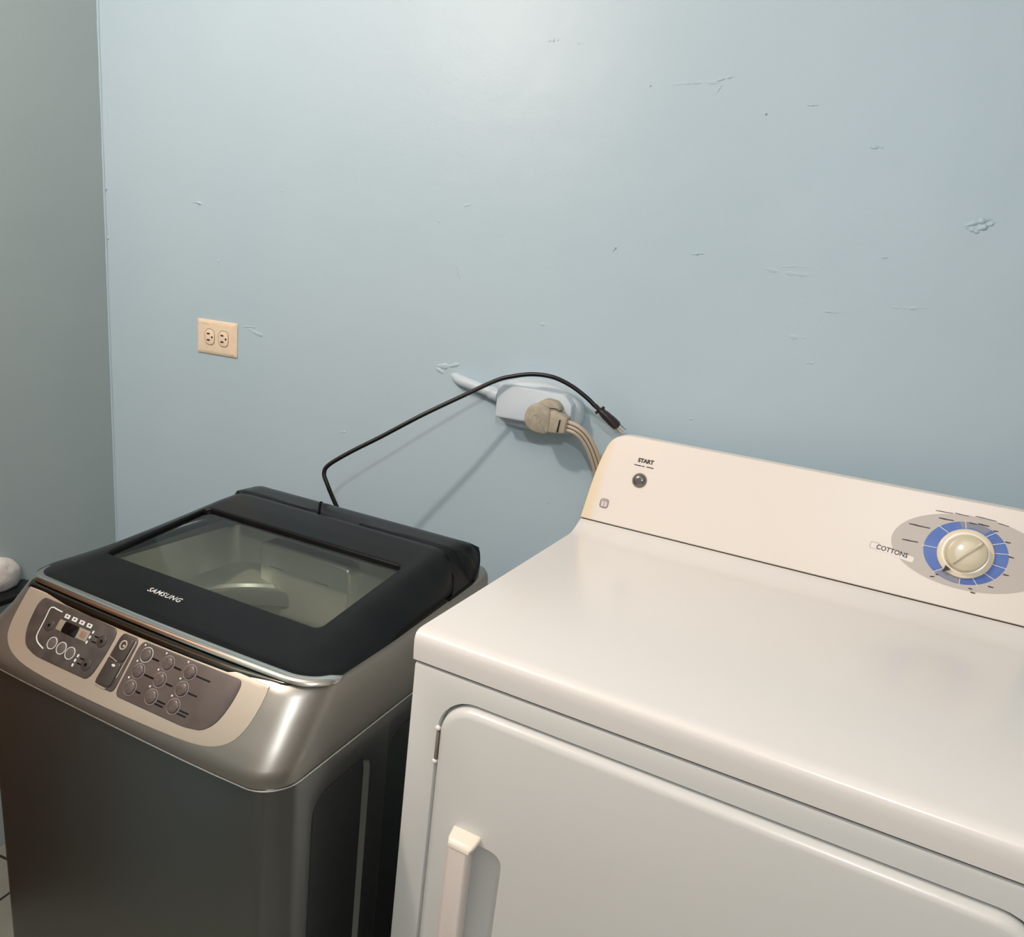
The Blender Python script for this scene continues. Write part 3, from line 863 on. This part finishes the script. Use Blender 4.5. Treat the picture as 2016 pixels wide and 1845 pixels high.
nt.links.new(tc.outputs['Object'], sx.inputs[0]); nt.links.new(tc.outputs['Object'], nz.inputs['Vector'])
nt.links.new(nz.outputs['Fac'], ad.inputs[0]); nt.links.new(sx.outputs['X'], ad.inputs[2]); nt.links.new(ad.outputs[0], mr.inputs['Value'])
nt.links.new(mr.outputs['Result'], mx.inputs['Factor']); nt.links.new(mx.outputs['Result'], b.inputs['Base Color'])
cons = link('console', bm, M_cons, parent=dd)
bm = bmesh.new(); box(bm, .001, DWID - .001, .5175, .57, H + .0150, ZB + .0055)
link('console_seam', bm, M_gapshade, parent=dd, smooth=False)
# start button and marks
def KQ(u0, z0):
    return lambda x, y, h: KP(u0 + x, z0 + y * .950, h)
mp = KQ(.0846, 1.0875)
bm = bmesh.new(); plate(bm, circle(0, 0, .0128, 28), mp, -.001, .0012, .0004); br = link('start_button', bm, M_badge, parent=dd)
bm = bmesh.new()
loft(bm, [[mp(x * s, y * s, h) for x, y in circle(0, 0, .0118, 28)] for s, h in ((1, .0005), (1, .0022), (.92, .0042), (.75, .0058), (.5, .0068), (.2, .0073))])
link('button_cap', bm, M_chromeb, parent=br, angle=70)
link('start_lettering', text_bm('START', .0092, KQ(.0872, 1.1195), depth=.0004, bold=.0005, sx=1.0), M_print, parent=dd, smooth=False)
for x0, x1 in ((.0690, .0815), (.0825, .0870), (.0905, .1030)):
    bm = bmesh.new(); plate(bm, [(x0, 1.1105), (x1, 1.1100), (x1, 1.1115), (x0, 1.1120)], KP, -.0003, .0004, 0)
    link('underline', bm, M_print, parent=dd, smooth=False)
mp = KQ(.0345, 1.0385)
bm = bmesh.new(); plate(bm, roundpoly([(-.0080, -.0085), (.0080, -.0085), (.0080, .0085), (-.0080, .0085)], .006, 5), mp, -.0003, .0006, .0002)
bd = link('maker_badge', bm, M_badge, parent=dd)
for s in (-1, 1):
    bm = bmesh.new(); plate(bm, roundpoly([(s * .0029 - .0024, -.0062), (s * .0029 + .0024, -.0062), (s * .0029 + .0024, .0030), (s * .0029 - .0024, .0045)], .0022, 4), mp, 0, .0008, 0)
    link('badge_mark', bm, M_badgel, parent=bd)
# timer dial: grey printed oval, blue ring, cream bezel and knob
GC = (.5735, 1.0860)
bm = bmesh.new(); plate(bm, circle(GC[0], GC[1], .0995, 64, .0505, rot=.0), KP, -.0004, .0003, 0)
dial = thing_ = link('timer_dial', bm, M_greyp, parent=dd, smooth=False)
bc = (.5695, 1.0850)
bm = bmesh.new(); ringband(bm, circle(bc[0], bc[1], .0526, 64, .0425), circle(bc[0], bc[1], .0345, 64, .0330), KP, .0, .0006)
link('blue_ring', bm, M_blue, parent=dial, smooth=False)
def arc(a0, a1, r0x, r0y, r1x, r1y, h):
    n = 14
    pts = [(bc[0] + r1x * math.cos(a0 + (a1 - a0) * k / n), bc[1] + r1y * math.sin(a0 + (a1 - a0) * k / n)) for k in range(n + 1)]
    pts += [(bc[0] + r0x * math.cos(a1 + (a0 - a1) * k / n), bc[1] + r0y * math.sin(a1 + (a0 - a1) * k / n)) for k in range(n + 1)]
    b_ = bmesh.new(); plate(b_, pts, KP, .0, h, 0); return b_
link('slate_band', arc(math.radians(62), math.radians(108), .036, .0345, .0526, .0425, .0008), M_bluegrey, parent=dial, smooth=False)
link('slate_band', arc(math.radians(-128), math.radians(-88), .036, .0345, .0520, .0420, .0008), M_bluegrey, parent=dial, smooth=False)
for dg in (182, 138, 100, 55, 34, 14, -12, -38, -64, -88, -128):
    a = math.radians(dg); dx, dz = math.cos(a), math.sin(a)
    p0 = (bc[0] + .035 * dx, bc[1] + .0335 * dz); p1 = (bc[0] + .0545 * dx, bc[1] + .0442 * dz)
    tx, tz = p1[0] - p0[0], p1[1] - p0[1]; L = math.hypot(tx, tz); nx, nz_ = -tz / L * .0004, tx / L * .0004
    bm = bmesh.new(); plate(bm, [(p0[0] - nx, p0[1] - nz_), (p1[0] - nx, p1[1] - nz_), (p1[0] + nx, p1[1] + nz_), (p0[0] + nx, p0[1] + nz_)], KP, 0, .0011, 0)
    link('dial_tick', bm, M_whitep, parent=dial, smooth=False)
# short captions round the dial (too small to read) as dark dashes
for (x, z, L, a) in ((.4985, 1.0855, .021, .03), (.5055, 1.1085, .028, -.02), (.5365, 1.1250, .019, .02), (.5700, 1.1265, .010, .0), (.5830, 1.1275, .014, -.05),
                     (.599, 1.1225, .006, 0), (.6160, 1.1110, .007, 0), (.6240, 1.0925, .007, 0), (.6230, 1.0680, .007, 0), (.6090, 1.0480, .007, 0), (.5860, 1.0395, .005, 0), (.5900, 1.0350, .006, 0), (.5370, 1.0440, .006, .2), (.5420, 1.0480, .004, 0),
                     (.5320, 1.1345, .022, .03), (.5540, 1.1355, .018, -.03), (.5840, 1.1365, .026, -.05), (.6060, 1.1330, .014, -.1)):
    bm = bmesh.new()
    q = [(-.5, -.25), (-.1, -.5), (.5, -.35), (.5, .35), (.1, .3), (-.2, .5), (-.5, .3)]
    th = .0017 if z < 1.131 else .0009
    plate(bm, [(x + (p * L) * math.cos(a) - r * th * math.sin(a), z + (p * L) * math.sin(a) + r * th * math.cos(a)) for p, r in q], KP, 0, .0008, 0)
    link('dial_caption', bm, M_print, parent=dial, smooth=False)
bm = bmesh.new()
kc = (.5695, 1.0840)
mp = KQ(*kc)
loft(bm, [[mp(x * s, y * s, h) for x, y in circle(0, 0, .0355, 56)] for s, h in ((1, .0002), (1, .0035), (.985, .0048), (.95, .0055), (.80, .0060), (.76, .0058))])
bez = link('dial_bezel', bm, M_cream, parent=dial, angle=60)
bm = bmesh.new()
loft(bm, [[mp(x * s + dx, y * s + dy, h) for x, y in circle(0, 0, .0262, 48)] for s, h, dx, dy in ((1.03, .0050, 0, 0), (1.0, .0080, 0, 0), (.985, .0150, 0, 0), (.95, .0175, 0, 0), (.88, .0188, 0, 0), (.55, .0196, 0, 0), (.1, .0198, 0, 0))])
kb = link('knob', bm, M_knob, parent=dial, angle=50)
bm = bmesh.new()
g = lambda a_, b_: (a_ * math.cos(.92) - b_ * math.sin(.92), a_ * math.sin(.92) + b_ * math.cos(.92))
rid = [g(-.024, -.0010), g(.020, -.0030), g(.024, 0), g(.020, .0030), g(-.024, .0010)]
plate(bm, rid, mp, .018, .0225, .0012); link('knob_grip', bm, M_knob, parent=dial)
bm = bmesh.new(); plate(bm, [(-.0205, -.0225), (-.0225, -.0325), (-.0135, -.0270)], mp, .0052, .0100, .0008)
link('knob_pointer', bm, M_print, parent=dial)
# caption chip "COTTONS"
M_chip = mat('pale_chip', (.84, .80, .77), .4)
bm = bmesh.new(); plate(bm, roundpoly([(.4500, 1.0640), (.5080, 1.0560), (.5095, 1.0640), (.4500, 1.0715)], .0025, 3), KP, -.0003, .0005, 0)
chip = link('caption_chip', bm, M_chip, parent=dd, smooth=False)
ct, st = math.cos(-.09), math.sin(-.09)
link('cottons_lettering', text_bm('COTTONS', .0098, lambda x, y, h: KP(.4790 + x * ct - y * st, 1.0655 + (x * st + y * ct) * .95, h), depth=.0009, bold=.0001, sx=.92), M_print, parent=chip, smooth=False)
bm = bmesh.new(); ringband(bm, roundpoly([(-.0060, -.0050), (.0060, -.0050), (.0060, .0050), (-.0060, .0050)], .0018, 3), roundpoly([(-.0055, -.0045), (.0055, -.0045), (.0055, .0045), (-.0055, .0045)], .0016, 3), KQ(.4545, 1.0685), 0, .0007)
link('chip_outline', bm, M_greyp, parent=chip, smooth=False)

# door: rolled edge, finger recess and bar handle
do = rrect(.0435, DWID - .0465, .3025, .9172, .043, 10, 8)
bm = bmesh.new()
rings = [[(x, .0145, z) for x, z in do], [(x, .0050, z) for x, z in do], [(x, .0005, z) for x, z in inset2(do, .0012)], [(x, -.0030, z) for x, z in inset2(do, .0040)], [(x, -.0050, z) for x, z in inset2(do, .0075)], [(x, -.0056, z) for x, z in inset2(do, .0105)]]
loft(bm, rings)
door = link('door', bm, M_door, parent=dd, angle=30)
c = bmesh.new()
hr = roundpoly([(.0900, .46), (.0900, .7510), (.1420, .7510), (.1420, .46)], .018, 8)
loft(c, [[(x, -.020, z) for x, z in inset2(hr, -.003)], [(x, -.0062, z) for x, z in inset2(hr, -.0025)], [(x, -.0040, z) for x, z in hr], [(x, .008, z) for x, z in inset2(hr, .004)], [(x, .0105, z) for x, z in inset2(hr, .010)]])
boolean(door, c)
bm = bmesh.new()
hx0, hx1 = .0790, .1075
hpz = [( .0800, .7560), (.1075, .7560), (.1075, .455), (.0800, .455)]
loft(bm, [[(x, -.0050, z) for x, z in roundpoly([(.0775, .7640), (.1065, .7640), (.1065, .452), (.0775, .452)], .008, 5)],
          [(x, -.0200, z) for x, z in roundpoly([(.0800, .7600), (.1090, .7600), (.1090, .456), (.0800, .456)], .007, 5)],
          [(x, -.0245, z) for x, z in roundpoly([(.0825, .7565), (.1080, .7565), (.1080, .459), (.0825, .459)], .006, 5)],
          [(x, -.0258, z) for x, z in roundpoly([(.0860, .7530), (.1060, .7530), (.1060, .462), (.0860, .462)], .005, 5)]])
hd = link('door_handle', bm, M_handle, parent=door, angle=50)
bm = bmesh.new()
loft(bm, [[(x, -.0050, z) for x, z in roundpoly([(.0775, .7650), (.1150, .7650), (.1150, .7560), (.0775, .7560)], .004, 4)],
          [(x, -.0205, z) for x, z in roundpoly([(.0800, .7625), (.1140, .7625), (.1140, .7555), (.0800, .7555)], .004, 4)],
          [(x, -.0270, z) for x, z in roundpoly([(.0835, .7590), (.1110, .7590), (.1110, .7540), (.0835, .7540)], .003, 4)]])
link('handle_cap', bm, M_hcap, parent=hd, angle=60)
# worn strike gap beside the door
bm = newbox(.0395, .0432, -.0004, .004, .835, .872, bevel=.0008); link('strike_gap', bm, mat('brown_wear', (.20, .18, .15), .7), parent=dd)
for z in (.876, .832):
    bm = bmesh.new(); bmesh.ops.create_icosphere(bm, subdivisions=2, radius=.0035, matrix=Matrix.Translation((.0405, .0015, z))); link('chipped_enamel', bm, M_white, parent=dd)

# ------------------------------------------------------------------ black wall shelf with a towel at the left edge of the picture
SY = -.30
t = thing('wall_shelf', 'narrow black shelf on the left wall under the white towel', 'shelf', (0.0, SY, .640))
bm = bmesh.new(); box(bm, -.0005, .068, -.065, .055, -.013, 0.0, bevel=.003)
link('shelf_board', bm, M_blackm, parent=t)
for y in (-.045, .04):
    bm = bmesh.new(); loft(bm, [[(-.0005, y + a, -.012), (.05, y + a, -.012), (.045, y + a, -.018), (.006, y + a, -.055), (-.0005, y + a, -.055)] for a in (-.002, .002)])
    link('shelf_bracket', bm, M_blackm, parent=t, smooth=False)
bm = bmesh.new()
bmesh.ops.create_icosphere(bm, subdivisions=4, radius=1.0)
for v in bm.verts:
    p = v.co.copy()
    f = 1 + .10 * noise.noise(p * 1.6) + .05 * noise.noise(p * 4)
    x, y, z = p.x * .030 * f, p.y * .045 * f, p.z * .042 * f
    if z < -.030: z = -.030
    v.co = Vector((x, y, z + .0302))
o = link('towel', bm, M_cloth, angle=80)
o.location = (.011, SY - .01, .6402)
o['label'] = 'crumpled white towel sitting on the black wall shelf'; o['category'] = 'towel'
